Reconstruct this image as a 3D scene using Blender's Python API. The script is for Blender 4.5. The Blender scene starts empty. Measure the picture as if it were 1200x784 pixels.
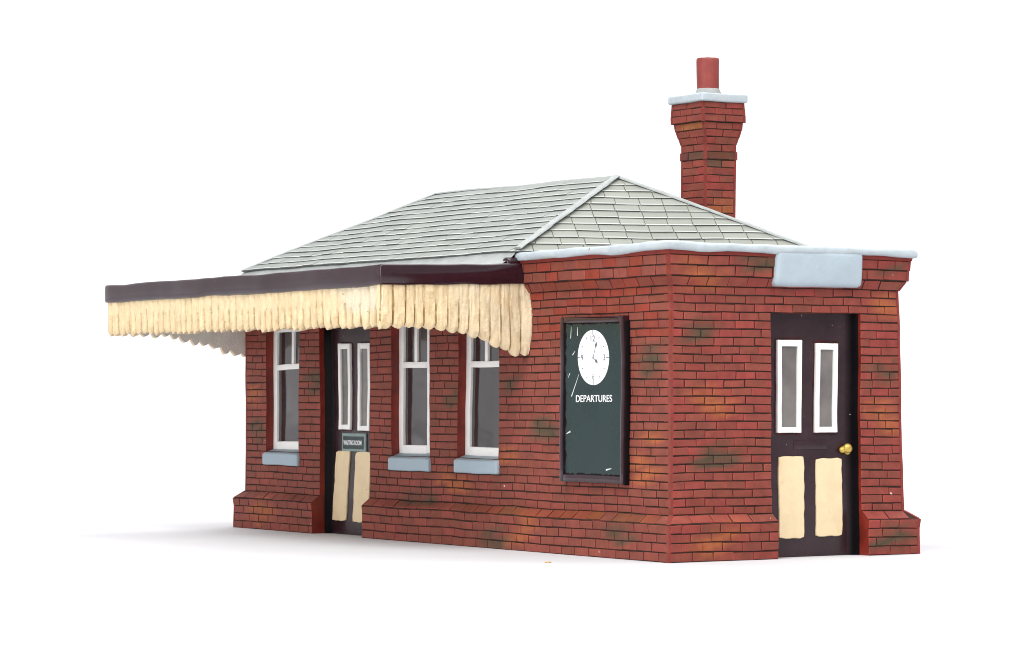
import bpy, bmesh, math, random
from mathutils import Vector, Matrix, noise

# All lengths below are millimetres of the real model; MM turns them into metres.
MM = 0.001
rnd = random.Random(7)
scn = bpy.context.scene
COL = scn.collection

# ------------------------------------------------------------------ materials
def new_mat(name):
    m = bpy.data.materials.new(name); m.use_nodes = True
    nt = m.node_tree
    return m, nt, nt.nodes['Principled BSDF']

def N(nt, t, **kw):
    n = nt.nodes.new(t)
    for k, v in kw.items():
        setattr(n, k, v)
    return n

def noise_tex(nt, scale, detail=4, rough=0.6):
    tc = N(nt, 'ShaderNodeTexCoord'); n = N(nt, 'ShaderNodeTexNoise')
    n.inputs['Scale'].default_value = scale; n.inputs['Detail'].default_value = detail
    n.inputs['Roughness'].default_value = rough
    nt.links.new(tc.outputs['Object'], n.inputs['Vector'])
    return n

def ramp(nt, src, p0, p1, c0=(0, 0, 0, 1), c1=(1, 1, 1, 1)):
    r = N(nt, 'ShaderNodeValToRGB')
    r.color_ramp.elements[0].position = p0; r.color_ramp.elements[1].position = p1
    r.color_ramp.elements[0].color = c0; r.color_ramp.elements[1].color = c1
    nt.links.new(src, r.inputs[0]); return r.outputs[0]

def mix(nt, fac, a, b, mode='MIX'):
    m = N(nt, 'ShaderNodeMix', data_type='RGBA', blend_type=mode)
    for sock, v in ((m.inputs[0], fac), (m.inputs[6], a), (m.inputs[7], b)):
        if hasattr(v, 'is_linked') or hasattr(v, 'links'):
            nt.links.new(v, sock)
        elif isinstance(v, (int, float)):
            sock.default_value = v
        else:
            sock.default_value = (*v[:3], 1)
    return m.outputs[2]

def bump(nt, bsdf, src, strength, dist):
    b = N(nt, 'ShaderNodeBump'); b.inputs['Strength'].default_value = strength
    b.inputs['Distance'].default_value = dist * MM
    nt.links.new(src, b.inputs['Height']); nt.links.new(b.outputs[0], bsdf.inputs['Normal'])

def specks(nt, cell, size, keep):
    """small scattered chips: 1 inside a chip"""
    tc = N(nt, 'ShaderNodeTexCoord')
    wn = noise_tex(nt, 2500, 1)
    off = N(nt, 'ShaderNodeVectorMath', operation='MULTIPLY_ADD')
    nt.links.new(wn.outputs['Color'], off.inputs[0]); off.inputs[1].default_value = (.0004,) * 3
    nt.links.new(tc.outputs['Object'], off.inputs[2])
    v = N(nt, 'ShaderNodeTexVoronoi'); v.inputs['Scale'].default_value = 1000.0 / cell
    nt.links.new(off.outputs[0], v.inputs['Vector'])
    lt = N(nt, 'ShaderNodeMath', operation='LESS_THAN'); lt.inputs[1].default_value = size / cell
    nt.links.new(v.outputs['Distance'], lt.inputs[0])
    sp = N(nt, 'ShaderNodeSeparateColor'); nt.links.new(v.outputs['Color'], sp.inputs[0])
    gt = N(nt, 'ShaderNodeMath', operation='GREATER_THAN'); gt.inputs[1].default_value = 1 - keep
    nt.links.new(sp.outputs[0], gt.inputs[0])
    mu = N(nt, 'ShaderNodeMath', operation='MULTIPLY')
    nt.links.new(lt.outputs[0], mu.inputs[0]); nt.links.new(gt.outputs[0], mu.inputs[1])
    return mu.outputs[0]

def painted(name, color, rough=.5, var=.18, nscale=300, bstr=.25, bdist=.12, tint=False, spec=.5,
            chips=None, chip_col=(.75, .75, .72), metallic=0.0, stain=None, stain_amt=.5, ior=1.5, coat=0.0):
    m, nt, b = new_mat(name)
    if tint:
        a = N(nt, 'ShaderNodeVertexColor', layer_name='tint')
        base = a.outputs['Color']
    else:
        rgb = N(nt, 'ShaderNodeRGB'); rgb.outputs[0].default_value = (*color, 1); base = rgb.outputs[0]
    n1 = noise_tex(nt, nscale, 5)
    g = ramp(nt, n1.outputs['Fac'], .25, .75, (1 - var,) * 3 + (1,), (1 + var * .6,) * 3 + (1,))
    c = mix(nt, 1.0, base, g, 'MULTIPLY')
    if stain:
        n2 = noise_tex(nt, nscale * .35, 6, .7)
        f = ramp(nt, n2.outputs['Fac'], .52, .78, (0, 0, 0, 1), (stain_amt,) * 3 + (1,))
        c = mix(nt, f, c, stain)
    if chips:
        for cell, size, keep in chips:
            c = mix(nt, specks(nt, cell, size, keep), c, chip_col)
    nt.links.new(c, b.inputs['Base Color'])
    r = ramp(nt, n1.outputs['Fac'], .3, .7, (rough * .85,) * 3 + (1,), (min(1, rough * 1.2),) * 3 + (1,))
    nt.links.new(r, b.inputs['Roughness'])
    b.inputs['Specular IOR Level'].default_value = spec
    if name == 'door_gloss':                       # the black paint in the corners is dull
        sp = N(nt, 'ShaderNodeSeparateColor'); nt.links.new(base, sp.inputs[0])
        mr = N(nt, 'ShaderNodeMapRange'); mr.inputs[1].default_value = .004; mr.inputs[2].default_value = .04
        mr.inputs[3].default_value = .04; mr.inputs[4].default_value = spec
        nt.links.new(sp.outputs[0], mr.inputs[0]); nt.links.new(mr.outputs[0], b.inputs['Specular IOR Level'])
    b.inputs['IOR'].default_value = ior
    b.inputs['Metallic'].default_value = metallic
    b.inputs['Coat Weight'].default_value = coat
    n3 = noise_tex(nt, nscale * 4, 4, .7)
    bump(nt, b, n3.outputs['Fac'], bstr, bdist)
    return m

M = {}
M['brick'] = painted('brick_paint', (.3, .06, .05), .6, .26, 620, .7, .14, tint=True, spec=.16,
                     chips=[(2.4, .11, .2), (5, .18, .18)], chip_col=(.62, .6, .57), stain=(.12, .042, .026), stain_amt=.6)
M['mortar'] = painted('mortar_wash', (.042, .026, .021), .8, .5, 500, .3, .1, spec=.1, stain=(.16, .034, .027), stain_amt=.8)
M['reveal'] = painted('reveal_red_paint', (.21, .022, .013), .4, .45, 300, .2, .1, spec=.4, stain=(.03, .009, .008), stain_amt=.7)
M['maroon'] = painted('maroon_gloss', (.024, .007, .012), .13, .25, 250, .06, .12, spec=.6,
                      chips=[(3, .08, .4)], chip_col=(.4, .36, .34), stain=(.055, .03, .034), stain_amt=.5)
M['door'] = painted('door_gloss', (.036, .016, .022), .24, .35, 300, .15, .12, spec=.5, tint=True,
                    chips=[(1.8, .07, .4)], chip_col=(.35, .32, .32))
M['cream'] = painted('cream_paint', (.8, .6, .35), .42, .12, 500, .7, .2, tint=True, spec=.5,
                     stain=(.46, .31, .13), stain_amt=.5, chips=[(1.5, .13, .3), (2.2, .1, .4)], chip_col=(.40, .27, .10))
M['panel'] = painted('panel_cream', (.77, .615, .39), .45, .08, 500, .3, .14, spec=.35,
                     stain=(.62, .45, .23), stain_amt=.45, chips=[(1.8, .07, .5)], chip_col=(.25, .15, .06))
M['slate'] = painted('slate_paint', (.4, .41, .38), .6, .12, 260, .3, .12, tint=True, spec=.3,
                     stain=(.34, .33, .27), stain_amt=.3)
M['lead'] = painted('lead_paint', (.35, .375, .37), .55, .18, 700, .8, .25, spec=.3, stain=(.33, .34, .33), stain_amt=.5)
M['stone'] = painted('pale_blue_paint', (.42, .475, .51), .45, .16, 300, .6, .25, spec=.4,
                     stain=(.46, .46, .42), stain_amt=.85, chips=[(4, .2, .4)], chip_col=(.16, .06, .05))
M['lintel'] = painted('lintel_paint', (.385, .46, .515), .42, .08, 300, .4, .25, spec=.4, stain=(.44, .46, .45), stain_amt=.5)
M['sill'] = painted('sill_paint', (.33, .415, .48), .5, .08, 250, .3, .2, spec=.35, stain=(.33, .40, .43), stain_amt=.5)
M['white'] = painted('white_paint', (.87, .87, .85), .4, .05, 500, .25, .1, spec=.4)
M['print'] = painted('white_print', (.84, .85, .87), .45, .02, 400, .05, .05)
M['ink'] = painted('dark_ink', (.10, .11, .12), .5, .02, 400, .05, .05)
M['teal'] = painted('teal_gloss', (.006, .023, .023), .28, .15, 200, .12, .1, spec=.4,
                    chips=[(2.0, .06, .4)], chip_col=(.45, .5, .5))
M['tealrim'] = painted('teal_rim', (.22, .30, .29), .4, .35, 900, .4, .1)
M['pitch'] = painted('board_black', (.006, .004, .005), .5, .3, 300, .2, .1, spec=.12)  # near-black for the board; on its right side it paints in shade
M['edge'] = painted('shadow_gap_red_paint', (.035, .008, .010), .4, .6, 500, .3, .1, spec=.2, stain=(.13, .015, .012), stain_amt=.7)  # dark base paints a shadow gap round door windows; red stain is paint
M['chip'] = painted('scratch_white', (.62, .65, .64), .5, .1, 500, .1, .1)
M['gold'] = painted('brass_paint', (.62, .44, .10), .32, .25, 900, .5, .15, metallic=.65)
M['pot'] = painted('pot_terracotta', (.235, .040, .033), .5, .3, 300, .4, .15, spec=.35, stain=(.36, .11, .09), stain_amt=.4)
M['cement'] = painted('grey_cement', (.33, .345, .345), .7, .25, 600, .6, .2, spec=.2)
M['crumb'] = painted('crumb_orange', (.62, .34, .12), .7, .25, 1500, .4, .1)

# dark glossy glazing: acetate over a dark backing
for gname, gl0, gl1, gior in (('glass', (.022, .016, .018, 1), (.045, .036, .036, 1), 1.95), ('doorglass', (.10, .09, .085, 1), (.21, .19, .18, 1), 1.6)):
    gm, gnt, gb = new_mat('glazing')
    gn = noise_tex(gnt, 160, 3)
    gc = ramp(gnt, gn.outputs['Fac'], .3, .75, gl0, gl1)
    gnt.links.new(gc, gb.inputs['Base Color'])
    gb.inputs['Roughness'].default_value = .09; gb.inputs['IOR'].default_value = gior
    bump(gnt, gb, noise_tex(gnt, 110, 2).outputs['Fac'], .3, .5)
    M[gname] = gm

# white studio paper
wm, wnt, wb = new_mat('white_paper')
wn1 = noise_tex(wnt, 60, 5)
wc = ramp(wnt, wn1.outputs['Fac'], .3, .7, (.555, .555, .575, 1), (.58, .58, .60, 1))
wnt.links.new(wc, wb.inputs['Base Color']); wb.inputs['Roughness'].default_value = .75
wb.inputs['Specular IOR Level'].default_value = .25
bump(wnt, wb, noise_tex(wnt, 900, 4).outputs['Fac'], .15, .05)
M['paper'] = wm

# ------------------------------------------------------------------ mesh builder
def wob(p, amp=1.0):
    """hand-made unevenness of the casting"""
    a = noise.noise_vector(p * .085) * .17 + noise.noise_vector(p * .33 + Vector((9, 3, 5))) * .055
    g = min(1.0, max(0.0, p.z / 1.5))
    a.z *= g
    return p + a * amp

class MB:
    def __init__(s):
        s.v = []; s.f = []; s.m = []; s.c = []; s.mats = []
    def mi(s, name):
        if name not in s.mats: s.mats.append(name)
        return s.mats.index(name)
    def poly(s, pts, mat, col=(1, 1, 1)):
        b = len(s.v); s.v += [Vector(p) for p in pts]
        s.f.append(list(range(b, b + len(pts)))); s.m.append(s.mi(mat)); s.c.append(col)
    def grid(s, rows, mat, colfn=None, closed=False):
        """rows: list of lists of points, shared vertices; colfn(i,j)"""
        b = len(s.v); n = len(rows[0])
        for r in rows: s.v += [Vector(p) for p in r]
        for i in range(len(rows) - 1):
            for j in range(n if closed else n - 1):
                k = (j + 1) % n
                s.f.append([b + i * n + j, b + i * n + k, b + (i + 1) * n + k, b + (i + 1) * n + j])
                s.m.append(s.mi(mat)); s.c.append(colfn(i, j) if colfn else (1, 1, 1))
    def bm(s, bm, mat, col=(1, 1, 1)):
        b = len(s.v); bm.verts.index_update()
        s.v += [v.co.copy() for v in bm.verts]
        for f in bm.faces:
            s.f.append([b + v.index for v in f.verts]); s.m.append(s.mi(mat)); s.c.append(col)
        bm.free()
    def box(s, P, u0, u1, n0, n1, v0, v1, mat, bev=.12, step=1.6, col=(1, 1, 1), segs=2, fn=None):
        """box in plane coordinates (u along, n outward, v up), rounded edges, subdivided so that it follows the unevenness"""
        bm = bmesh.new(); bmesh.ops.create_cube(bm, size=1)
        for v in bm.verts:
            v.co = Vector((u0 + (v.co.x + .5) * (u1 - u0), n0 + (v.co.y + .5) * (n1 - n0), v0 + (v.co.z + .5) * (v1 - v0)))
        if bev: bmesh.ops.bevel(bm, geom=list(bm.edges), offset=bev, segments=segs, affect='EDGES', profile=.6)
        for ax, (a, b) in enumerate(((u0, u1), (n0, n1), (v0, v1))):
            k = int((b - a) / step)
            for i in range(1, k + 1):
                co = Vector((0, 0, 0)); no = Vector((0, 0, 0)); co[ax] = a + (b - a) * i / (k + 1); no[ax] = 1
                bmesh.ops.bisect_plane(bm, geom=list(bm.verts) + list(bm.edges) + list(bm.faces), plane_co=co, plane_no=no)
        for v in bm.verts:
            q = fn(v.co) if fn else v.co
            v.co = P(q.x, q.y, q.z)
        bmesh.ops.recalc_face_normals(bm, faces=bm.faces)
        s.bm(bm, mat, col)
    def slab(s, P, outline, n0, n1, mat, bev=.1, col=(1, 1, 1)):
        """outline (u,v) polygon raised from n0 to n1 with a softened rim"""
        cu = sum(p[0] for p in outline) / len(outline); cv = sum(p[1] for p in outline) / len(outline)
        def ring(k, n):
            r = []
            for u, v in outline:
                d = math.hypot(u - cu, v - cv)
                r.append(P(u + (cu - u) / d * k, n, v + (cv - v) / d * k))
            return r
        rows = [ring(0, n0), ring(0, n1 - bev), ring(bev * .4, n1 - bev * .3), ring(bev, n1)]
        s.grid(rows, mat, lambda i, j: col, closed=True)
        s.poly(rows[-1], mat, col)
    def build(s, name, parent, label=None, amp=1.0, smooth=None):
        me = bpy.data.meshes.new(name)
        me.from_pydata([wob(v, amp) * MM if amp else v * MM for v in s.v], [], s.f)
        for n in s.mats: me.materials.append(M[n])
        me.polygons.foreach_set('material_index', s.m)
        ca = me.color_attributes.new('tint', 'FLOAT_COLOR', 'CORNER')
        data = []
        for f, c in zip(s.f, s.c):
            if isinstance(c[0], tuple):
                for q in c: data += [q[0], q[1], q[2], 1.0]
            else: data += [c[0], c[1], c[2], 1.0] * len(f)
        ca.data.foreach_set('color', data)
        if smooth:
            me.polygons.foreach_set('use_smooth', [True] * len(me.polygons))
            me.set_sharp_from_angle(angle=math.radians(smooth))
        me.update()
        o = bpy.data.objects.new(name, me); COL.objects.link(o)
        o.parent = parent
        if label: o['label'] = label
        return o

def Pf(u, n, v): return Vector((u, 1.3 - n, v))          # platform wall
def Pe(u, n, v):                                         # end wall, leaning in a little towards the far top corner
    k = max(0.0, (u - 24) / 13)
    return Vector((-1.3 + n, u - (v - 18) / 27 * .75 * k, v))
def Pl(u, n, v): return Vector((-112.5 - n, u, v))       # far end wall
def Pb(u, n, v): return Vector((u, 37.0 + n - (v - 18) / 27 * .75, v))       # rear wall

# ------------------------------------------------------------------ brickwork
FO = [(-30.4, 3.9), (-31.6, 2.8), (-33.4, 1.7), (-7.6, 12.0), (-6.0, 10.7), (-7.3, 9.8), (-5.1, 15.0), (-38.0, 12.1), (-53.7, 9.0), (-51.3, 8.0), (-49.1, 8.0), (-104.7, 3.9), (-106.3, 2.9), (-102.5, 2.8), (-104.7, 1.8), (-109.8, 20.6), (-110.3, 19.7)]
FG = [(-29.6, 16.4), (-30.4, 15.3), (-27.8, 15.3), (-11.2, 3.6), (-9.8, 2.7), (-39.9, 1.7), (-41.2, .7), (-38.2, .6), (-37.6, 21.6), (-29.2, 16.2), (-5.2, 25.6), (-4.7, 24.6), (-6.3, 23.5), (-51.7, 20.7), (-52.0, 19.5), (-109.7, 15.6), (-107.8, 14.4), (-61.7, 5.9), (-57.6, 5.9), (-90.6, 22.8), (-89.8, 21.9), (-90.6, 20.7), (-6.0, 22.9)]
EO = [(3.8, 36.3), (5.5, 34.8), (6.3, 33.9), (6.0, 20.3), (7.5, 19.2), (8.9, 18.2), (34.5, 31.8), (35.4, 30.8), (32.6, 18.4), (34.4, 17.4), (35.5, 16.3), (9.2, 3.7), (7.0, 2.6), (5.4, 1.8)]
EG = [(6.0, 28.5), (5.1, 27.4), (34.3, 23.6), (34.6, 22.7), (13.1, 36.5), (14.4, 35.8), (35.2, 35.5), (7.5, 13.0), (6.1, 11.9), (9.1, 12.0), (34.5, 2.9), (34.1, 1.9), (36.1, 2.0), (32.3, 1.2)]
ORANGE = (.38, .112, .042); GREEN = (.062, .064, .038)

def brick_col(base=(.285, .056, .048)):
    k = rnd.uniform(.86, 1.09); t = rnd.random() ** 2 * .55
    c = [base[i] + ((.235, .068, .040)[i] - base[i]) * t for i in range(3)]
    return tuple(x * k for x in c)

def patched(orange, green, base=(.285, .056, .048), extra=None):
    """base colour per brick; f.mix blends the hand-painted orange and green patches over it"""
    def f(u, z, i):
        c = extra(u, z, i) if extra else None
        return c or brick_col(base)
    def mixf(u, z, col):
        for lst, cc, w0 in ((orange, ORANGE, .95), (green, GREEN, .95)):
            w = 0
            for a, b in lst:
                d = math.hypot((u - a) / 2.3, (z - b) / .95)
                w = max(w, min(1, 1.6 - d * 1.35 + noise.noise(Vector((u * .9, z * 1.3, 4))) * .55))
            if w > 0: col = tuple(p + (q - p) * w * w0 for p, q in zip(col, cc))
        return col
    f.mix = mixf
    return f

def wall(mb, P, lo, hi, rows, holes, tint, blen=3.0, cl=1, cr=1, depth=1.6, gap=.145, h=.09, vgap=.175, cs=(.3, .3)):
    """rows: (z0, out0, z1, out1, with_bricks).  holes: (u0, u1, z0, z1, depth).  Corners mitre outward with the profile."""
    prev = None
    for i, (z0, o0, z1, o1, bk) in enumerate(rows):
        zm = (z0 + z1) / 2
        hs = sorted([hh for hh in holes if hh[2] < zm < hh[3]])
        ints = []; a = (lo - o0 * cl, lo - o1 * cl, None)
        for hh in hs:
            ints.append((a, (hh[0], hh[0], hh))); a = (hh[1], hh[1], hh)
        ints.append((a, (hi + o0 * cr, hi + o1 * cr, None)))
        for (a, b) in ints:
            n = max(1, int((b[0] - a[0]) / 1.5))
            rb = [P(a[0] + (b[0] - a[0]) * k / n, o0, z0) for k in range(n + 1)]
            rt = [P(a[1] + (b[1] - a[1]) * k / n, o1, z1) for k in range(n + 1)]
            mb.grid([rb, rt], 'mortar' if bk else 'brick', lambda p, q: (.2, .031, .024))
            for e in (a, b):                      # side of an opening
                if e[2]:
                    d = e[2][4]
                    r0 = [P(e[0], o0 + .05 - (o0 + .05 + d) * k / 3, z0) for k in range(4)]
                    r1 = [P(e[0], o1 + .05 - (o1 + .05 + d) * k / 3, z1) for k in range(4)]
                    mb.grid([r0, r1], 'reveal')
            if prev is not None and abs(prev - o0) > .02:      # ledge or underside between two courses
                n2 = max(1, int((b[0] - a[0]) / 1.5))
                mb.grid([[P(a[0] + (b[0] - a[0]) * k / n2, prev, z0) for k in range(n2 + 1)], rb if n2 == n else rb], 'mortar')
            if not bk: continue
            ca = cs[0] if not a[2] else 0; cb = cs[1] if not b[2] else 0
            # bricks
            up = (P(0, o1, z1) - P(0, o0, z0)).normalized(); al = (P(1, o0, z0) - P(0, o0, z0)).normalized()
            nn = al.cross(up).normalized()
            if nn.dot(P(0, 1, 0) - P(0, 0, 0)) < 0: nn = -nn
            for e, c_, sg in ((a, ca, 1), (b, cb, -1)):          # the corner where paint has filled the joints
                if c_ > 0:
                    pts = [P(e[0] - sg * .08, o0, z0), P(e[0] + sg * c_, o0, z0), P(e[1] + sg * c_, o1, z1), P(e[1] - sg * .08, o1, z1)]
                    q_ = tuple(x * .86 for x in tint((e[0] + e[1]) / 2, zm, -1))
                    mb.grid([[p_ + nn * (h * .95) for p_ in pts[:2]], [p_ + nn * (h * .95) for p_ in (pts[3], pts[2])]], 'brick', lambda i_, j_: q_)
                    mb.poly([pts[1], pts[2], pts[2] + nn * h * .95, pts[1] + nn * h * .95], 'brick', tuple(x * .8 for x in q_))
            u = lo - 4 + (i % 2) * blen * .5 + rnd.uniform(-.25, .25)
            while u < hi + 4:
                L = blen * rnd.uniform(.93, 1.07)
                g = gap * rnd.choice((.3, .7, 1, 1.2, 1.5))
                x0, x1 = u + g / 2, u + L - g / 2
                u += L
                ea, eb = (.10 if not a[2] else 0.02), (.10 if not b[2] else 0.02)
                la0, la1 = (a[0] + ca if ca else a[0] - ea), (a[1] + ca if ca else a[1] - ea)
                lb0, lb1 = (b[0] - cb if cb else b[0] + eb), (b[1] - cb if cb else b[1] + eb)
                if lb0 - x1 < 1.2: x1 = lb0 + 5
                if x0 - la0 < 1.2: x0 = la0 - 5
                if x0 > lb0 - .8 or x1 < la0 + .8: continue
                q = [max(x0, la0), min(x1, lb0), min(x1, lb1), max(x0, la1)]
                if q[1] - q[0] < .5 or q[2] - q[3] < .4: continue
                cor = (False, False)
                hz = vgap / 2 * rnd.uniform(.7, 1.3); t = (z1 - z0)
                f0 = hz / t; f1 = 1 - vgap / 2 * rnd.uniform(.7, 1.3) / t
                j = lambda: rnd.uniform(-.035, .035)
                B = [P(q[0] + j(), o0 + (o1 - o0) * f0, z0 + t * f0 + j()), P(q[1] + j(), o0 + (o1 - o0) * f0, z0 + t * f0 + j()),
                     P(q[2] + j(), o0 + (o1 - o0) * f1, z0 + t * f1 + j()), P(q[3] + j(), o0 + (o1 - o0) * f1, z0 + t * f1 + j())]
                hh = h * rnd.uniform(.75, 1.2); cc = sum(B, Vector()) / 4
                T = []
                for p in B:
                    d = (cc - p); k_ = len(T)
                    at = cor[0] if k_ in (0, 3) else cor[1]
                    T.append(p + (up * (.08 if k_ < 2 else -.08) if at else d.normalized() * .12) + nn * hh * (1 if at else rnd.uniform(.9, 1.1)))
                R = [p + nn * hh * .55 for p in B]
                col = tint((q[0] + q[1]) / 2, zm, i); mx = getattr(tint, 'mix', None) or (lambda u_, z_, c_: c_)
                uz = [(q[0], z0), (q[1], z0), (q[2], z1), (q[3], z1)]
                br = rnd.uniform(.1, .65)
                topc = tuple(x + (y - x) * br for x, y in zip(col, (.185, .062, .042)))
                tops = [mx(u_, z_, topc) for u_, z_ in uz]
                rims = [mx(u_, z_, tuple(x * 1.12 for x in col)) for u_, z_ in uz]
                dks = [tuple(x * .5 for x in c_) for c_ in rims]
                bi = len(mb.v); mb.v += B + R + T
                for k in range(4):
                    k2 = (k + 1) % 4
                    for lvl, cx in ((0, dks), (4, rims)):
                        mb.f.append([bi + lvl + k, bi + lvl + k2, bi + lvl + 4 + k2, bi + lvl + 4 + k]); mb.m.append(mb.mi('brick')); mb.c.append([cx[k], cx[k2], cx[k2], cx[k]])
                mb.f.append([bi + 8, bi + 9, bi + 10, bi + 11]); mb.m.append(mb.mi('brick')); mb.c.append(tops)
        prev = o1
    for hh in holes:                                  # soffit over an opening
        n = 6
        mb.grid([[P(hh[0] + (hh[1] - hh[0]) * k / n, .02, hh[3]) for k in range(n + 1)],
                 [P(hh[0] + (hh[1] - hh[0]) * k / n, -hh[4] - .3, hh[3]) for k in range(n + 1)]], 'reveal')

CH = (33.31 - 5.5) / 27
PL = [(i * 1.125, 1.3, (i + 1) * 1.125, 1.3 if i < 3 else 1.42, True) for i in range(4)] + [(4.5, 1.4, 5.55, .1, True)]
WL = [(5.5 + i * CH + (.05 if i == 0 else 0), 0, 5.5 + (i + 1) * CH, 0, True) for i in range(27)]
CB = [(33.31, .12, 34.5, .8, True), (34.5, .95, 35.8, 1.02, True), (35.8, 1.1, 37.05, 1.2, True), (37.05, 1.38, 37.6, 1.45, False)]
TOPROW = 5.5 + 24 * CH; SILLROW = 5.5 + 6 * CH

# ------------------------------------------------------------------ the building (an Empty at its near bottom corner)
root = bpy.data.objects.new('station_building', None); COL.objects.link(root)
root.empty_display_size = .01
root['label'] = 'model red brick railway station with grey hipped roof, tall chimney and cream canopy valance'
root['category'] = 'model building'

WIN = [(-105.9, -95.4, -100.0, -94.6), (-68.25, -57.9, -63.85, -60.75), (-50.4, -40.05, -45.4, -41.5)]   # left, right, mullion, right stile
WD = 1.2; DD = 1.6
D1 = (-89.04, -74.25); D2 = (16.3, 30.5)

mb = MB()
def slope_tint(u, z, i):
    if i == 4 and -47 < u < -2: return tuple(x * rnd.uniform(.7, 1.1) for x in (.21, .054, .024))
    if z > 27 and u > -31 and rnd.random() < .6:
        return tuple(x * rnd.uniform(.9, 1.1) for x in (.26, .042, .025))
fh = [(a, b, SILLROW, TOPROW, WD + .9) for a, b, _, _ in WIN] + [(D1[0], D1[1], -1, TOPROW, DD)]
wall(mb, Pf, -112.5, -1.3, PL + WL + CB, fh, patched(FO, FG, (.262, .060, .047), slope_tint), cs=(.3, .5))
mb.build('wall', root, 'long red brick wall with three windows and a doorway')
mb = MB()
wall(mb, Pe, 1.3, 37.0, PL + WL + CB, [(D2[0], D2[1], -1, TOPROW, 1.3)], patched(EO, EG, (.30, .052, .045)), cs=(.25, .3))
mb.build('wall', root, 'short red brick end wall with a doorway under a pale lintel')
mb = MB(); wall(mb, Pl, 1.3, 37.0, PL + WL + CB, [], patched([], []))
mb.build('wall', root)
mb = MB(); wall(mb, Pb, -112.5, -1.3, PL + WL + CB, [], patched([], []))
mb.build('wall', root)

# windows -----------------------------------------------------------
for (a, b, mu, st) in WIN:
    f = MB(); n0, n1 = -WD - .62, -WD
    zt = TOPROW + .2; a2 = a - .05; b2 = b + .1
    f.box(Pf, a2, a + 1.12, n0, n1, 11.75, zt, 'white', .1)
    f.box(Pf, st, b2, n0, n1 - .01, 11.75, zt, 'white', .1)
    f.box(Pf, a + 1.1, st + .02, n0, n1 + .12, 11.72, 13.15, 'white', .1)
    f.box(Pf, a + 1.1, st + .02, n0, n1 + .06, 23.85, 24.68, 'white', .09)
    f.box(Pf, a + 1.1, st + .02, n0, n1 - .03, zt - .95, zt, 'white', .09)
    f.box(Pf, mu - .37, mu + .37, n0, n1 - .05, 24.6, zt - .9, 'white', .09)
    fo = f.build('window', root, smooth=40)
    for (p, q, z0, z1) in ((a + 1, st + .2, 13.0, 24.0), (a + 1, mu, 24.5, zt - .5), (mu, st + .2, 24.5, zt - .5)):
        g = MB(); k = 5
        g.grid([[Pf(p + (q - p) * i / k, n0 + .22, z0 + (z1 - z0) * j / k) for i in range(k + 1)] for j in range(k + 1)], 'glass')
        g.build('pane', fo, smooth=60)
    s_ = MB()
    def sillfn(c):
        k = max(0.0, min(1.0, (.42 - c.y) / 2.0)); t = (c.z - 9.65) / 1.85
        e = min(c.x - (a - .3), b + .25 - c.x)
        return Vector((c.x, c.y, c.z + k * t * .75 - max(0, .4 - e) * .25 * t))
    s_.box(Pf, a - .3, b + .25, -WD - .5, .55, 9.65, 11.45, 'sill', .28, 1.2, segs=3, fn=sillfn)
    s_.build('sill', fo, smooth=50)

# doors ---------------------------------------------------------------
def door_leaf(P, u0, u1, d, zt, parent, fillet_left, fillet_right):
    m = MB(); us = [u0 + (u1 - u0) * i / 16 for i in range(17)]
    us = sorted(set(us + [u0 + .15 * q for q in range(1, 12)] + [u1 - .15 * q for q in range(1, 12)]))
    def dep(u):
        k = 0
        if fillet_left: k = max(k, 1 - (u - u0) / 1.5)
        if fillet_right: k = max(k, 1 - (u1 - u) / 1.5)
        return -d + max(0, k) ** 2 * .9
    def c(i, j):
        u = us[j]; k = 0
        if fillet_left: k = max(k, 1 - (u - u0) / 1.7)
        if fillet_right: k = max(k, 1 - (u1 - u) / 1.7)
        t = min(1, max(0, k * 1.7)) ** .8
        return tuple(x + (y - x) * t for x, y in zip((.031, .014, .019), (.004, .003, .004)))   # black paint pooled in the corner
    zs = [0.02 + (zt - .02) * i / 18 for i in range(19)]
    m.grid([[P(u, dep(u), z) for u in us] for z in zs], 'door', c)
    return m

def irregular(u0, u1, v0, v1, lean=0, w=.12, k=7):
    o = []; sd = rnd.uniform(0, 99)
    def nz(t): return noise.noise(Vector((t * 1.1, sd, 0))) * w
    for i in range(k): o.append((u0 + (u1 - u0) * i / k, v0))
    for i in range(2 * k): o.append((u1, v0 + (v1 - v0) * i / (2 * k)))
    for i in range(k): o.append((u1 - (u1 - u0) * i / k, v1))
    for i in range(2 * k): o.append((u0, v1 - (v1 - v0) * i / (2 * k)))
    r = []
    cu, cv = (u0 + u1) / 2, (v0 + v1) / 2
    for idx, (u, v) in enumerate(o):
        e = min(abs(u - u0), abs(u1 - u)) + min(abs(v - v0), abs(v1 - v))
        rr = .13 * max(0, 1 - e / .4)              # rounded corners
        d = math.hypot(cu - u, cv - v)
        r.append((u + (cu - u) / d * rr + nz(idx * .55) + lean * (v - v0) / (v1 - v0), v + (cv - v) / d * rr + nz(idx * .55 + 40)))
    return r

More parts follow.
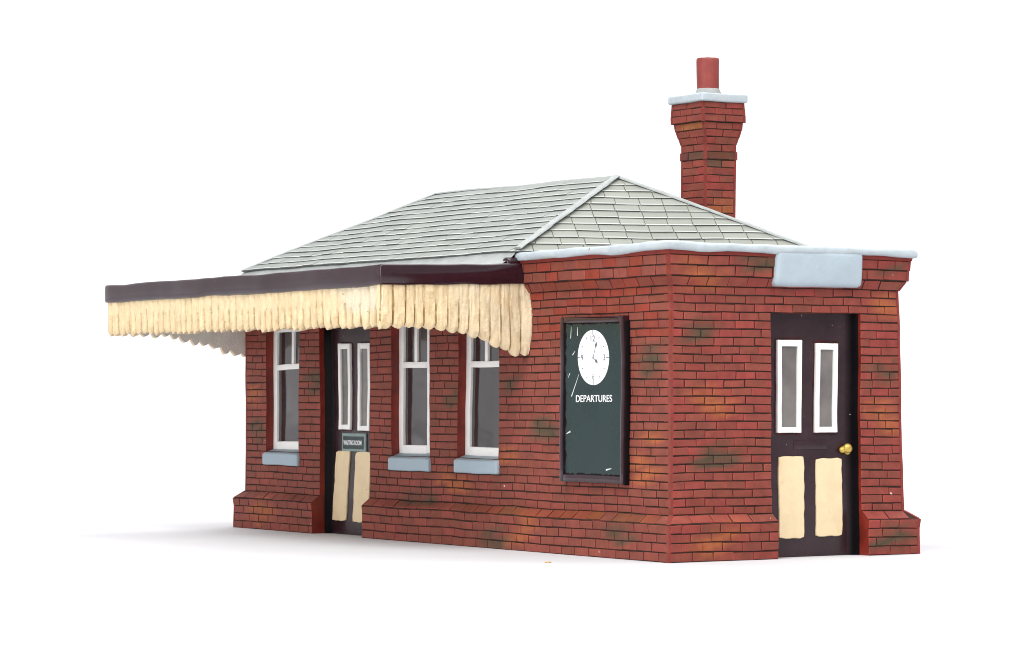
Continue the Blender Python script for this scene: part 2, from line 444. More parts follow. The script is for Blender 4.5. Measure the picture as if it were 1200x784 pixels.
def door_frame(P, u0, u1, v0, v1, n, parent, tilt=0):
    f = MB(); w = .66; fn = lambda c: Vector((c.x + tilt * (c.z - v0) / (v1 - v0), c.y, c.z))
    f.box(P, u0, u0 + w, n, n + .45, v0, v1, 'white', .09, fn=fn)
    f.box(P, u1 - w, u1, n, n + .44, v0, v1, 'white', .09, fn=fn)
    f.box(P, u0 + w - .04, u1 - w + .04, n, n + .40, v0 + .01, v0 + .72, 'white', .09, fn=fn)
    f.box(P, u0 + w - .04, u1 - w + .04, n, n + .41, v1 - .8, v1 - .01, 'white', .09, fn=fn)
    fo = f.build('window_frame', parent, smooth=40)
    return fo
def door_pane(P, u0, u1, v0, v1, n, parent, tilt=0):
    g = MB()
    g.grid([[P(u0 + .6 + (u1 - u0 - 1.2) * i / 4 + tilt * j / 8, n + .14, v0 + .6 + (v1 - v0 - 1.2) * j / 8) for i in range(5)] for j in range(9)], 'doorglass')
    g.build('pane', parent, smooth=60)

dl = door_leaf(Pe, D2[0], D2[1] + .05, 1.3, TOPROW + .1, root, False, True)
for u0, u1, v0, v1 in ((17.9, 22.1, 15.15, 27.25), (23.9, 27.85, 15.1, 26.9)):
    dl.slab(Pe, irregular(u0, u1, v0, v1, 0, .16), -1.34, -1.27, 'edge', .02)  # shadow gap painted in behind the frame, with red paint spill
d2 = dl.build('door', root, 'maroon end door with two cream panels and a brass knob', smooth=60)
for u0, u1, v0, v1 in ((18.05, 21.85, 15.4, 26.95), (24.1, 27.6, 15.35, 26.55)):
    door_frame(Pe, u0, u1, v0, v1, -1.3, d2); door_pane(Pe, u0, u1, v0, v1, -1.3, d2)
for u0, u1, v0, v1 in ((18.35, 22.3, 2.35, 12.45), (24.25, 28.35, 2.45, 12.1)):
    m = MB(); m.slab(Pe, irregular(u0, u1, v0, v1), -1.35, -1.08, 'panel', .08); m.build('panel', d2, smooth=45)
m = MB(); m.box(Pe, 20.9, 26.2, -1.35, -1.25, 13.25, 14.45, 'door', .08, col=(.031, .014, .019)); m.build('letterbox', d2, smooth=40)
bm = bmesh.new()
for (u, n, v, r, sx) in ((28.95, -.62, 13.35, .62, 1.0), (28.35, -.85, 13.15, .42, 1.25), (29.0, -.78, 12.95, .45, .9), (28.8, -1.15, 13.3, .4, 1)):
    r_ = bmesh.ops.create_icosphere(bm, subdivisions=3, radius=r)
    for vv in r_['verts']: vv.co = Pe(u + vv.co.y * sx, n + vv.co.x * .8, v + vv.co.z)
m = MB(); m.bm(bm, 'gold'); m.build('knob', d2, smooth=70)

dl = door_leaf(Pf, D1[0] - .05, D1[1], DD, TOPROW + .1, root, True, False)
for u0, u1, v0, v1, tl in ((-86.05, -82.3, 14.8, 27.85, .25), (-80.3, -76.4, 14.75, 27.85, .1)):
    dl.slab(Pf, irregular(u0, u1, v0, v1, tl, .14), -DD - .04, -DD + .03, 'edge', .02)  # dark rim wider than the frame: painted shadow gap plus red paint
d1 = dl.build('door', root, 'dark maroon door under the canopy with a small green sign', smooth=60)
for u0, u1, v0, v1, tl in ((-85.9, -82.5, 15.05, 27.6, .25), (-80.15, -76.6, 14.95, 27.6, .1)):
    door_frame(Pf, u0, u1, v0, v1, -DD, d1, tl); door_pane(Pf, u0, u1, v0, v1, -DD, d1, tl)
for u0, u1, v0, v1, tl in ((-87.9, -83.9, 1.95, 12.0, 1.05), (-81.9, -77.6, 1.9, 11.9, .9)):
    m = MB(); m.slab(Pf, irregular(u0, u1, v0, v1, tl, .16), -DD - .05, -DD + .2, 'panel', .08); m.build('panel', d1, smooth=45)

# lettering --------------------------------------------------------------
def text_polys(body, bold=0.0):
    cu = bpy.data.curves.new('lettering', 'FONT'); cu.body = body; cu.size = 1; cu.offset = bold; cu.resolution_u = 6
    cu.extrude = .01
    o = bpy.data.objects.new('lettering', cu); COL.objects.link(o)
    bpy.context.view_layer.update()
    dg = bpy.context.evaluated_depsgraph_get(); ev = o.evaluated_get(dg); me = ev.to_mesh()
    vs = [v.co.copy() for v in me.vertices]; fs = [list(p.vertices) for p in me.polygons]
    ev.to_mesh_clear(); bpy.data.objects.remove(o); bpy.data.curves.remove(cu)
    return vs, fs
def put_text(mb, P, body, u0, u1, v0, v1, n, mat, bold=0.0):
    vs, fs = text_polys(body, bold)
    x0 = min(v.x for v in vs); x1 = max(v.x for v in vs); y0 = min(v.y for v in vs); y1 = max(v.y for v in vs)
    b = len(mb.v)
    for v in vs:
        mb.v.append(P(u0 + (v.x - x0) / (x1 - x0) * (u1 - u0), n + v.z * 2, v0 + (v.y - y0) / (y1 - y0) * (v1 - v0)))
    for f in fs: mb.f.append([b + i for i in f]); mb.m.append(mb.mi(mat)); mb.c.append((1, 1, 1))

m = MB()
m.box(Pf, -85.2, -78.0, -DD - .05, -DD + .22, 11.95, 14.55, 'tealrim', .1)
m.box(Pf, -84.75, -78.6, -DD, -DD + .3, 12.3, 14.1, 'teal', .05)
put_text(m, Pf, 'WAITING ROOM', -84.45, -79.0, 12.85, 13.55, -DD + .34, 'print', .012)
m.build('door_sign', d1)

# notice board ------------------------------------------------------------
f = MB(); L0, L1, B0, B1 = -24.2, -9.95, 9.15, 29.85
f.box(Pf, L0, L0 + .8, -.2, .98, B0, B1, 'maroon', .2)
f.box(Pf, L1 - .8, L1, -.2, 1.0, B0 - .1, B1 + .05, 'maroon', .25)
f.box(Pf, L0 + .7, L1 - .7, -.2, .93, B0 - .05, B0 + .95, 'maroon', .2)
f.box(Pf, L0 + .7, L1 - .7, -.2, .97, B1 - .75, B1 + .04, 'maroon', .25)
f.box(Pf, L1 - .06, L1 + .16, -.2, .8, B0 - .15, B1 - .6, 'pitch', .06)  # shaded right side of the board put in as a black box
board = f.build('notice_board', root, 'dark green departures board with white clock in a maroon frame', smooth=45)
def mkboard():
    m = MB()
    m.box(Pf, L0 + .75, L1 - .75, -.2, .72, B0 + .9, B1 - .7, 'teal', .05, 3)
    for (ua, va, ub, vb, du, dv) in ((L0 + .72, B0 + 1.0, L0 + .72, B1 - .7, 1, 0), (L0 + .72, B0 + .88, L1 - .75, B0 + .88, 0, 1), (L1 - .75, B0 + 1.0, L1 - .75, B1 - .7, -1, 0), (L0 + .72, B1 - .7, L1 - .75, B1 - .7, 0, -1)):
        k = 50; ws = [(.42 if du > 0 else .2) * (.75 + noise.noise(Vector((i * .45, ua, vb))) * .9) + .05 for i in range(k + 1)]
        e = [(ua + (ub - ua) * i / k, va + (vb - va) * i / k) for i in range(k + 1)]
        m.grid([[Pf(a, .736, b) for a, b in e], [Pf(a + du * w, .732, b + dv * w) for (a, b), w in zip(e, ws)]], 'pitch')  # uneven black band along the inner edge of the frame
    for (x0, z0, x1, z1, w) in ((-20.1, 22.7, -21.8, 19.9, .09), (-20.4, 28.6, -20.45, 27.5, .1), (-21.9, 28.7, -22.0, 27.2, .08), (-22.9, 15.2, -22.0, 15.5, .12),
                                (-12.9, 11.0, -14.1, 10.8, .12), (-21.0, 25.6, -21.6, 25.1, .08), (-22.6, 22.2, -22.2, 22.8, .08)):
        d = Vector((x1 - x0, z1 - z0)).normalized(); q = Vector((-d.y, d.x)) * w
        pts = [(x0 + q.x * .3, z0 + q.y * .3), (x1 + q.x, z1 + q.y), (x1 - q.x, z1 - q.y), (x0 - q.x * .3, z0 - q.y * .3)]
        m.poly([Pf(a, .745, b) for a, b in pts], 'chip')
    return m
mkboard().build('board_panel', board, amp=.5)
m = MB(); ccx, ccz, cr = -16.9, 24.75, 3.45
ring = lambda r, n: [Pf(ccx + math.cos(t * math.tau / 72) * r, n, ccz + math.sin(t * math.tau / 72) * r) for t in range(72)]
m.grid([ring(cr, .70), ring(cr, .765)], 'print', closed=True); m.poly(ring(cr, .765), 'print')
for h in range(12):
    t = math.radians(90 - 30 * h); big = h % 3 == 0
    r0, r1 = (cr - .62, cr + .02) if big else (cr - .85, cr - .5)
    dx, dz = math.cos(t), math.sin(t); w = .045 if big else .05
    m.poly([Pf(ccx + dx * r + s * -dz * w, .79, ccz + dz * r + s * dx * w) for r, s in ((r0, 1), (r1, 1), (r1, -1), (r0, -1))], 'ink')
for t, dx, dz, w in (('12', 0, 1.0, .95), ('3', 1, 0, .42), ('6', 0, -1, .42), ('9', -1, 0, .42)):
    cx_, cz_ = ccx + dx * (cr - 1.0), ccz + dz * (cr - 1.05)
    put_text(m, Pf, t, cx_ - w / 2, cx_ + w / 2, cz_ - .38, cz_ + .38, .775, 'ink', 0.0)
face = m.build('clock_face', board, amp=.5)
def hand(deg, ln, tip, n):
    m = MB(); t = math.radians(90 - deg); d = Vector((math.cos(t), math.sin(t))); q = Vector((-d.y, d.x))
    pts = [(0, .06), (ln - tip * 1.8, .04), (ln - tip, tip * .55), (ln, 0), (ln - tip, -tip * .55), (ln - tip * 1.8, -.04), (0, -.06)]
    m.slab(Pf, [(ccx + d.x * a + q.x * b, ccz + d.y * a + q.y * b) for a, b in pts], n - .02, n, 'ink', .005)
    c = [(ccx + math.cos(k * math.tau / 10) * .13, ccz + math.sin(k * math.tau / 10) * .13) for k in range(10)]
    m.slab(Pf, c, n - .02, n + .004, 'ink', .005)
    m.build('clock_hand', board, amp=.5)
hand(24, 2.15, .42, .81); hand(122, 1.25, .42, .825)
m = MB(); put_text(m, Pf, 'DEPARTURES', -20.75, -12.75, 19.2, 20.06, .77, 'print', .004)
m.build('lettering', board, amp=.5)

# lintel ------------------------------------------------------------------
m = MB()
def linfn(c):
    t = (38.1 - c.z) / 4.7
    return Vector((c.x, c.y if c.y < .2 else c.y - .55 * t ** 2, c.z))
m.box(Pe, 16.1, 29.9, -.4, 1.84, 33.45, 37.9, 'lintel', .7, 1.3, segs=4, fn=linfn)
m.build('lintel', root, smooth=60)

# coping strip ----------------------------------------------------------------
m = MB()
path = []      # (corner-plane point builder): list of (position fn of outward offset)
def seg(n): return [i / n for i in range(n + 1)]
for t in seg(22): path.append(lambda o, t=t: Vector((-33.4 + (32.1 + o) * t if t == 1 else -33.4 + 32.1 * t, 1.3 - o, 0)))
for t in seg(24)[1:]: path.append(lambda o, t=t: Vector((-1.3 + o, 1.3 + 35.2 * t + (o if t == 1 else 0), 0)))
for t in seg(40)[1:]: path.append(lambda o, t=t: Vector((-1.3 - 111.2 * t - (o if t == 1 else 0), 36.5 + o, 0)))
sec = [(-1.6, 37.45), (1.5, 37.42), (1.74, 37.5), (1.86, 37.75), (1.84, 38.15), (1.7, 38.42), (1.4, 38.52), (-1.6, 38.5)]
rows = []
for k, fn in enumerate(path):
    r = []
    for o, z in sec:
        jo = noise.noise(Vector((k * .41, z * .7, 3))) * .10; jz = noise.noise(Vector((k * .33, z, 8))) * (.22 if z < 37.6 else .09)
        if 20 <= k <= 23: jz += .12 * (1 if z > 38 else .3)
        p = fn(o + (jo if o > 0 else 0)); p.z = z + jz; r.append(p)
    rows.append(r)
m.grid(rows, 'stone', closed=True); m.poly(rows[0], 'stone'); m.poly(rows[-1], 'stone')
m.build('coping', root, smooth=50)

# roof -----------------------------------------------------------------------
A_R = Vector((-38.7, 19, 49.25)); A_L = Vector((-85.7, 19, 49.75))
FR = Vector((-33.0, -.25, 38.75)); FL = Vector((-109.6, -.25, 39.0)); BR = Vector((-18.3, 37.6, 38.75)); BL = Vector((-109.6, 37.6, 39.0))
def slates(mb, bl, br, tr, tl, n, wid, gap, thick, base, edge, under=(.21, .215, .2)):
    up = ((tl + tr) - (bl + br)); al = (br - bl).normalized(); nn = al.cross(up).normalized()
    if nn.z < 0: nn = -nn
    L = lambda t: bl.lerp(tl, t); R = lambda t: br.lerp(tr, t)
    for i in range(n):                                     # under sheet
        a0, b0, a1, b1 = L(i / n), R(i / n), L((i + 1) / n), R((i + 1) / n); k = 40
        mb.grid([[a0.lerp(b0, j / k) for j in range(k + 1)], [a1.lerp(b1, j / k) for j in range(k + 1)]], 'slate', lambda p, q: under)
    for i in range(n):
        t0 = i / n - .02; t1 = (i + 1.05) / n; t0 = max(t0, -.02); t1 = min(t1, 1)
        def row(t):
            a, b = L(t), R(t); return a, (a - bl).dot(al), (b - bl).dot(al)
        tm = t0 + (t1 - t0) * .13
        w0, l0, r0 = row(t0); wm_, lm, rm = row(tm); w1, l1, r1 = row(t1)
        s = min(l0, l1) - rnd.uniform(0, 1) * wid * .3 - (wid / 2 if i % 2 else 0)
        end = max(r0, r1)
        while s < end:
            w = wid * rnd.uniform(.94, 1.06); a, b = s + gap / 2, s + w - gap / 2; s += w
            k = max(1, int(w / 1.3)); sk = rnd.uniform(-.012, .012) / 3
            c = tuple(x * q for x, q in zip(base, [rnd.uniform(.93, 1.06)] * 3)); ek = rnd.uniform(.8, 1.08); e = tuple(x * ek for x in edge)
            h0 = thick * rnd.uniform(.8, 1.2)
            def line(wp, l, r, t, h):
                a2, b2 = max(a, l), min(b, r)
                if b2 < a2: m_ = (max(a, l) if a > r else min(b, r)); a2 = b2 = min(max(m_, l), r)
                o = wp - al * (wp - bl).dot(al)
                # slight drop of one corner
                return [o + al * (a2 + (b2 - a2) * j / k) + nn * h + (up * .0 if t else up.normalized() * sk * (j - k / 2) * 4) for j in range(k + 1)]
            p0 = line(w0, l0, r0, 0, .0); p1 = line(w0, l0, r0, 0, h0); p2 = line(wm_, lm, rm, 1, h0 * .93); p3 = line(w1, l1, r1, 1, .06)
            if (p1[0] - p1[-1]).length < .15 and (p3[0] - p3[-1]).length < .15: continue
            cols = (tuple(x * (.3 if i else .6) for x in c), e, c)  # lower end faces darkened: shadow line under each course painted in
            mb.grid([p0, p1, p2, p3], 'slate', lambda p, q: cols[p])
            for q in (0, -1): mb.poly([p0[q], p1[q], p2[q], p3[q]], 'slate', (.28, .255, .19))
m = MB()
SL = (.232, .25, .236); ED = (.41, .43, .415)
slates(m, FL, FR, A_R, A_L, 13, 3.3, .04, .24, SL, ED, (.25, .26, .25))
slates(m, FR, BR, A_R + Vector((.1, .1, 0)), A_R, 11, 3.3, .11, .24, (.236, .248, .222), ED, (.20, .18, .135))
slates(m, BR, BL, A_L, A_R, 11, 3.5, .12, .28, SL, ED)
slates(m, BL, FL, A_L, A_L + Vector((0, .1, 0)), 11, 3.5, .12, .28, SL, ED)
dk = 38.32; m.poly([Vector(p) for p in ((-112, 1.6, dk), (-1.6, 1.6, dk), (-1.6, 36.6, dk), (-112, 36.6, dk))], 'slate', (.3, .31, .3))
roof = m.build('roof', root, amp=.8)

def strip(a, b, w, h, mat, name, lift=.1, n=28, rough=.05):
    m = MB(); d = (b - a).normalized(); side = d.cross(Vector((0, 0, 1))).normalized(); up = side.cross(d).normalized()
    rows = []
    for i in range(n + 1):
        p = a.lerp(b, i / n) + up * lift; r = []
        for k in range(9):
            t = math.pi * k / 8
            j = 1 + noise.noise(Vector((i * .7, k * .9, w))) * rough * 2
            r.append(p + side * math.cos(t) * w * j + up * math.sin(t) * h * j)
        rows.append(r)
    m.grid(rows, mat); m.poly(rows[0], mat); m.poly(rows[-1], mat)
    return m.build(name, roof, smooth=60, amp=.8)
strip(FR + Vector((.2, -.1, .1)), A_R + Vector((0, 0, .1)), .68, .30, 'lead', 'hip_ridge', .12, rough=.14)
strip(BR, A_R, .38, .38, 'lead', 'hip_ridge', .1)
strip(FL + (FL - A_L) * .02, A_L, .34, .28, 'lead', 'hip_ridge', .05)
strip(BL, A_L, .38, .30, 'lead', 'hip_ridge', .05)
strip(A_L, A_R, .42, .30, 'lead', 'ridge_tile', .02)

m = MB(); k = 50
ap = ((-.35, 38.85), (-.75, 38.35), (-1.3, 37.75), (-2.6, 37.05))
m.grid([[Vector((-109.9 + (109.9 - 33.1) * i / k - (38.9 - z) * .9 * (1 - i / k), y + noise.noise(Vector((i * .5, z, 2))) * .1, z + noise.noise(Vector((i * .4, z, 6))) * .1)) for i in range(k + 1)] for y, z in ap], 'lead')
m.build('flashing', roof, smooth=60)
# chimney -----------------------------------------------------------------------
cx0, cx1, cy0, cy1 = -41.75, -36.4, 32.0, 37.1; K = 1.04; ZB = 52.2
prof = [(ZB - K * (12 - i), 0, ZB - K * (11 - i), 0, True) for i in range(12)]
prof += [(52.2, .12, 53.3, .12, True), (53.3, 0, 54.3, 0.02, True), (54.3, .06, 55.3, .3, True), (55.3, .34, 56.3, .56, True), (56.3, .6, 57.3, .7, True),
         (57.3, .98, 58.3, 1.0, True), (58.3, .98, 59.2, .96, True), (59.2, .93, 60.1, .9, True)]
def chtint(u, z, i, right=False):
    if i == 12: return tuple(x * rnd.uniform(.7, 1.5) for x in (.06, .032, .022))
    if right and i == 11 and abs(u - 33.6) < 1.4: return GREEN
    if not right and i == 16: return tuple(x * rnd.uniform(.8, 1) for x in ORANGE)
    if right and i in (5, 6) and u > 32.4 and rnd.random() < .8: return tuple(x * rnd.uniform(.8, 1) for x in ORANGE)
    return brick_col((.26, .042, .036))
m = MB()
wall(m, lambda u, n, v: Vector((u, cy0 - n, v)), cx0, cx1, prof, [], lambda u, z, i: chtint(u, z, i), blen=2.7, h=.07, vgap=.15, gap=.13)
wall(m, lambda u, n, v: Vector((cx1 + n, u, v)), cy0, cy1, prof, [], lambda u, z, i: chtint(u, z, i, True), blen=2.7, h=.07, vgap=.15, gap=.13)
wall(m, lambda u, n, v: Vector((u, cy1 + n, v)), cx0, cx1, prof, [], lambda u, z, i: chtint(u, z, i), blen=2.7, h=.07, vgap=.15, gap=.13)
wall(m, lambda u, n, v: Vector((cx0 - n, u, v)), cy0, cy1, prof, [], lambda u, z, i: chtint(u, z, i), blen=2.7, h=.07, vgap=.15, gap=.13)
ch = m.build('chimney', root, 'tall red brick chimney stack with a dark band and stepped top')
m = MB(); Pz = lambda u, n, v: Vector((u, n, v))
m.box(Pz, cx0 - 1.35, cx1 + 1.35, cy0 - 1.35, cy1 + 1.35, 60.05, 61.2, 'stone', .25, 1.2, segs=3)
m.build('chimney_cap', ch, smooth=50)
ctr = Vector(((cx0 + cx1) / 2, (cy0 + cy1) / 2, 0))
def lathe(pr, mat, name, parent, n=40):
    m = MB()
    m.grid([[ctr + Vector((math.cos(k * math.tau / n) * r * (1 + .02 * noise.noise(Vector((k * .3, z, 1)))), math.sin(k * math.tau / n) * r, z + .05 * noise.noise(Vector((k * .4, r, 5))))) for k in range(n)] for r, z in pr], mat, closed=True)
    return m.build(name, parent, smooth=50)
lathe([(1.5, 61.4), (1.52, 63), (1.55, 64.5), (1.59, 66.0), (1.57, 66.35), (1.5, 66.42), (1.15, 66.4), (1.1, 65.2), (0.02, 65.1)], 'pot', 'chimney_pot', ch)
lathe([(1.9, 61.1), (1.8, 61.5), (1.65, 61.9), (1.54, 62.2), (1.4, 62.25)], 'cement', 'flaunching', ch)

# canopy ---------------------------------------------------------------------------
XL, XR, YF = -114.8, -32.4, -21.1
def ctop(y): return 36.35 + (y - YF) / 22.4 * .95
m = MB(); k = 30
m.grid([[Vector((XL + .4 + (XR - XL - .8) * i / k, y, ctop(y) - .15)) for i in range(k + 1)] for y in (YF + .3, -14, -7, 1.25)], 'maroon')
m.grid([[Vector((XL + .4 + (XR - XL - .8) * i / k, y, ctop(y) - 1.2)) for i in range(k + 1)] for y in (YF + .3, -14, -7, 1.25)], 'cream', lambda i, j: (.6, .52, .38))
canopy = m.build('canopy', root, 'platform canopy with maroon edge board and scalloped cream valance')
m = MB()
pth = []; rad = .3
for q in range(15): pth.append((XL, 1.35 + (YF + rad - 1.35) * q / 14, -1, 0))
for q in range(1, 5): t = math.pi / 2 * q / 4; pth.append((XL + rad - rad * math.cos(t), YF + rad - rad * math.sin(t), -math.cos(t), -math.sin(t)))
for q in range(1, 50): pth.append((XL + rad + (XR - XL - 2 * rad) * q / 49, YF, 0, -1))
for q in range(1, 5): t = math.pi / 2 * q / 4; pth.append((XR - rad + rad * math.sin(t), YF + rad - rad * math.cos(t), math.sin(t), -math.cos(t)))
for q in range(1, 16): pth.append((XR, YF + rad + (1.35 - YF - rad) * q / 15, 1, 0))
fs_ = [(-1.1, 33.8), (-.2, 33.76), (-.05, 33.84), (0, 34.0), (.03, 35.1), (0, 36.1), (-.06, 36.3), (-.22, 36.4), (-1.1, 36.42)]
rows = []
for q, (x, y, nx, ny) in enumerate(pth):
    row = []; fl = max(0, (y + .9) / 2.2) ** 2 * .7
    for o, z in fs_:
        oo = o + (fl * math.sin(max(0, min(1, (z - 33.6) / 2.8)) * math.pi) if y > -1 else 0)
        jz = noise.noise(Vector((q * .35, z * .3, 4))) * (.14 if z < 34.2 else .05)
        row.append(Vector((x + nx * oo, y + ny * oo, z + (y - YF) / 22.4 * .75 + jz)))
    rows.append(row)
m.grid(rows, 'maroon', closed=True); m.poly(rows[0], 'maroon'); m.poly(rows[-1], 'maroon')
m.box(Pz, XR - 1.9, XR - .3, -2.0, .3, 36.6, 37.9, 'maroon', .6, .8, segs=4)
m.build('fascia', canopy, smooth=45)

CREAM = (.74, .58, .35); GRIME = (.30, .185, .06); PALE = (.80, .80, .74)
def valance(pos, S, teeth, ztop, zbot, thick=.85, seed=0, inner=PALE, grimy=1.0, upper=.10, lower=.2, bel=.06, brd=.03, white=None, scal=.85, rip=.08, gwu=.07, gwl=.12, endcol=(.70, .68, .60)):
    """boards with grooves between them, each ending in a rounded scallop; pos(s, out) gives x, y"""
    m = MB(); per = 10; nv = 12; rng = random.Random(seed)
    edges = [0.0]
    for i in range(teeth): edges.append(edges[-1] + rng.uniform(.82, 1.18))
    edges = [e / edges[-1] * S for e in edges]
    ss = []
    for i in range(teeth):
        for k in range(per): ss.append((edges[i] + (edges[i + 1] - edges[i]) * k / per, i, k / per))
    ss.append((S, teeth - 1, 1.0))
    gd = [rng.uniform(.35, 1.0) for _ in range(teeth + 1)]; bo = [rng.uniform(-brd, brd) for _ in range(teeth)]
    tl = [rng.uniform(.38, .62) for _ in range(teeth)]; dr = [rng.uniform(-.2, .2) for _ in range(teeth)]
    F = []; Bk = []; tint = []
    for s, i, t in ss:
        g = gd[i] if t < .5 else gd[i + 1]
        c = 1 - abs(2 * t - 1)                            # 0 at a groove, 1 at the middle
        sc = scal * .8 * (1 - c) ** 1.8 + dr[i] * min(1, c * 2)
        zb = zbot(s) + sc; zt = ztop(s) + noise.noise(Vector((s * .35, seed, 2))) * .12
        colm = []; tc = []
        for v in range(nv + 1):
            f = v / nv; z = zt + (zb - zt) * f
            gw = gwu if f < tl[i] else gwu + gwl * min(1, (f - tl[i]) * 6)
            groove = max(0, 1 - c / gw)
            depth = groove ** 1.3 * (upper * g if f < tl[i] else lower)
            belly = bel * math.sin(min(1, c * 1.2) * math.pi / 2)
            skew = .6 * (t - .5) * max(0, f - .4)          # each tooth is twisted a little
            rim = -.22 * max(0, f - .92) / .08
            out = belly - depth + bo[i] + skew + rim + noise.noise(Vector((s * 1.7, z * 1.2, seed))) * .07 + noise.noise(Vector((s * 5, z * 3, seed))) * .05 + noise.noise(Vector((s * 4.2, z * .5, seed + 9))) * rip
            x, y = pos(s, out, f); colm.append(Vector((x, y, z)))
            gr = groove * (.4 + .6 * gd[i if t < .5 else i + 1]) * (1.0 if rng.random() < .75 else .5) * (g if f < tl[i] else 1) * grimy
            gr = max(gr, .5 * grimy * max(0, f - .9) * 10 * (1 - c)); gr = min(1, gr + max(0, noise.noise(Vector((s * .9, z * .8, seed + 7))) - .2) * .6 + max(0, noise.noise(Vector((s * 3.1, z * .55, seed + 3))) - .15) * .55 * grimy)
            wh = white(s, f) if white else 0
            base_ = tuple(a + (b - a) * wh for a, b in zip(CREAM, (.69, .595, .43)))
            tc.append(tuple(a + (b - a) * gr * (1 - .5 * wh) for a, b in zip(base_, GRIME)))
        F.append(colm); tint.append(tc)
        x, y = pos(s, -thick, .5)
        Bk.append([Vector((x, y, zt)), Vector((x, y, (zt + zb) / 2)), Vector((x, y, zb + .12))])
    m.grid(F, 'cream', lambda i, j: tint[i][j])
    m.grid(Bk, 'cream', lambda i, j: inner)
    m.grid([[a[-1] for a in F], [b[-1] for b in Bk]], 'cream', lambda i, j: (.72, .56, .34))
    m.grid([[a[0] for a in F], [b[0] for b in Bk]], 'cream', lambda i, j: CREAM)
    m.poly(F[0] + Bk[0][::-1], 'cream', CREAM); m.poly(F[-1] + Bk[-1][::-1], 'cream', endcol)
    return m.build('valance', canopy, smooth=38)
def interp(tab):
    def f(s):
        for (a, x), (b, y) in zip(tab, tab[1:]):
            if s <= b: return x + (y - x) * max(0, (s - a) / (b - a))
        return tab[-1][1]
    return f
valance(lambda s, o, f: (XL + .35 + s, YF + .38 - o), XR - XL - .6, 44, lambda s: 34.0, interp([(0, 28.85), (40, 28.75), (82, 28.35)]), seed=1, grimy=1.0, upper=.15, lower=.75, bel=.12, brd=.06, scal=.75, rip=.11, gwu=.14, gwl=.24, endcol=CREAM, white=lambda s, f: max(0, min(1, (s - 68 - 6 * f) / 3)) * max(0, min(1, (.75 - f) * 4)))
def flare(s, f): return .85 * max(0, (s - 19.8) / 2.5) ** 2 * math.sin(math.pi * (.12 + .8 * f))
valance(lambda s, o, f: (XR - .35 + o + flare(s, f), YF + .2 + s), 22.3, 14, lambda s: 34.0 + s / 22 * .5,
        interp([(0, 28.3), (9, 28.3), (14, 27.4), (18, 25.9), (20.5, 25.0), (22, 25.0), (22.3, 25.8)]), seed=2, grimy=1.1, white=lambda s, f: max(0, min(1, (s - 9) / 2.5)) * (.45 + noise.noise(Vector((s * .4, f * 3, 1))) * .5))
valance(lambda s, o, f: (XL + .35 - o, YF + .45 + s), 23.4, 14, lambda s: 34.0 + s / 22 * .5,
        interp([(0, 28.8), (9, 28.7), (14, 27.7), (19, 26.4), (21.5, 25.7), (23.4, 26.0)]), seed=3)

# ------------------------------------------------------------------ surface, backdrop, crumb
CAM = Vector((286.007, -203.559, 20.005)); Rv = Vector((.53566659, .84442957, 0)); Uv = Vector((.01760355, -.01116687, .99978268)); Fv = Vector((-.84424606, .53555019, .02084667))
fw = Vector((Fv.x, Fv.y, 0)).normalized()
ground = bpy.data.objects.new('ground', bpy.data.meshes.new('ground')); COL.objects.link(ground)
g0 = CAM + Vector((0, 0, -CAM.z)); prof = [(-900, 0)] + [(d, 0) for d in (-400, 0, 150, 300, 420, 560, 760)]
for i in range(1, 13):
    t = math.pi / 2 * i / 12; prof.append((760 + 300 * math.sin(t), 300 - 300 * math.cos(t)))
prof += [(1060, 700), (1060, 1200)]
vs = []; fs = []; W = [-1600, -900, -400, -150, 0, 150, 400, 900, 1600]
for d, z in prof:
    for w in W: vs.append((g0 + fw * d + Rv * w + Vector((0, 0, z))) * MM)
nW = len(W)
for i in range(len(prof) - 1):
    for j in range(nW - 1): fs.append([i * nW + j, i * nW + j + 1, (i + 1) * nW + j + 1, (i + 1) * nW + j])
ground.data.from_pydata(vs, [], fs); ground.data.materials.append(M['paper'])
ground.data.polygons.foreach_set('use_smooth', [True] * len(fs)); ground.data.update()
ground['kind'] = 'structure'; ground['label'] = 'seamless white paper surface curving up into the backdrop'

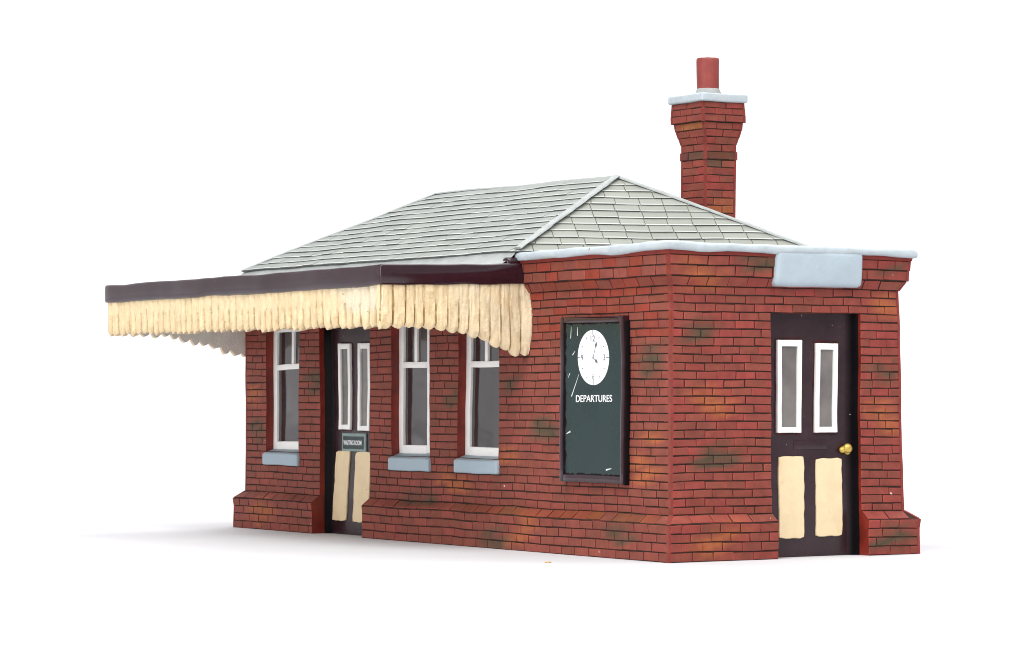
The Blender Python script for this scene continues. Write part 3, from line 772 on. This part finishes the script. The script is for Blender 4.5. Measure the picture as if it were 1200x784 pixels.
bm = bmesh.new(); bmesh.ops.create_icosphere(bm, subdivisions=3, radius=1)
ax = (Rv * .95 + fw * -.3).normalized(); sd = ax.cross(Vector((0, 0, 1)))
for v in bm.verts:
    p = v.co; k = 1 + noise.noise(p * 1.8) * .5
    v.co = (ax * p.x * .42 * k + sd * p.y * .17 * k + Vector((0, 0, max(p.z * .09 * k + .07, 0.0)))) * MM
me = bpy.data.meshes.new('crumb'); bm.to_mesh(me); bm.free(); me.materials.append(M['crumb'])
cr_ = bpy.data.objects.new('crumb', me); COL.objects.link(cr_); cr_.location = Vector((-8.52, -11.58, 0)) * MM
cr_['label'] = 'tiny orange crumb lying on the white surface in front of the brick plinth'; cr_['category'] = 'crumb'

# ------------------------------------------------------------------ light
world = bpy.data.worlds.new('World'); scn.world = world; world.use_nodes = True
bg = world.node_tree.nodes['Background']; bg.inputs[0].default_value = (.97, .98, 1, 1); bg.inputs[1].default_value = .50
def area(name, loc, target, sx, sy, power, col=(1, 1, 1)):
    l = bpy.data.lights.new(name, 'AREA'); l.shape = 'RECTANGLE'; l.size = sx * MM; l.size_y = sy * MM; l.energy = power; l.color = col
    o = bpy.data.objects.new(name, l); COL.objects.link(o); o.location = Vector(loc) * MM
    o.rotation_euler = (Vector(target) - Vector(loc)).to_track_quat('-Z', 'Y').to_euler(); return o
tgt = Vector((-45, 15, 15))
area('softbox_key', tgt + Vector((140, -270, 450)), tgt, 280, 280, 2.6, (1, .99, .97))
area('softbox_side', tgt + Vector((400, -40, 380)), tgt, 360, 360, 1.75, (1, .99, .97))
area('softbox_top', tgt + Vector((-10, 300, 430)), tgt, 600, 500, 1.35, (1, 1, 1))
area('added_fill_light', (-485, -285, 128), (-50, 0, 20), 460, 240, .13, (1, .98, .98))  # added light, placed so that the window panes mirror it
area('softbox_front', (90, -520, 118), (-50, 0, 20), 420, 220, 1.05, (1, .99, .98))
area('backdrop_light', tgt + fw * 330 + Vector((0, 0, 620)), tgt + fw * 600 + Vector((0, 0, 120)), 900, 300, 5.0)

# ------------------------------------------------------------------ camera
cam = bpy.data.cameras.new('camera'); co = bpy.data.objects.new('camera', cam); COL.objects.link(co)
cam.sensor_width = 36; cam.sensor_fit = 'HORIZONTAL'; cam.lens = 3436.1 / 1200 * 36
cam.clip_start = .01; cam.clip_end = 20
mw = Matrix((Rv, Uv, -Fv)).transposed().to_4x4(); mw.translation = CAM * MM
co.matrix_world = mw; scn.camera = co

scn.view_settings.view_transform = 'Standard'; scn.view_settings.look = 'None'
scn.view_settings.exposure = 0; scn.view_settings.gamma = 1
scn.cycles.max_bounces = 8
scn.cycles.filter_width = 1.05
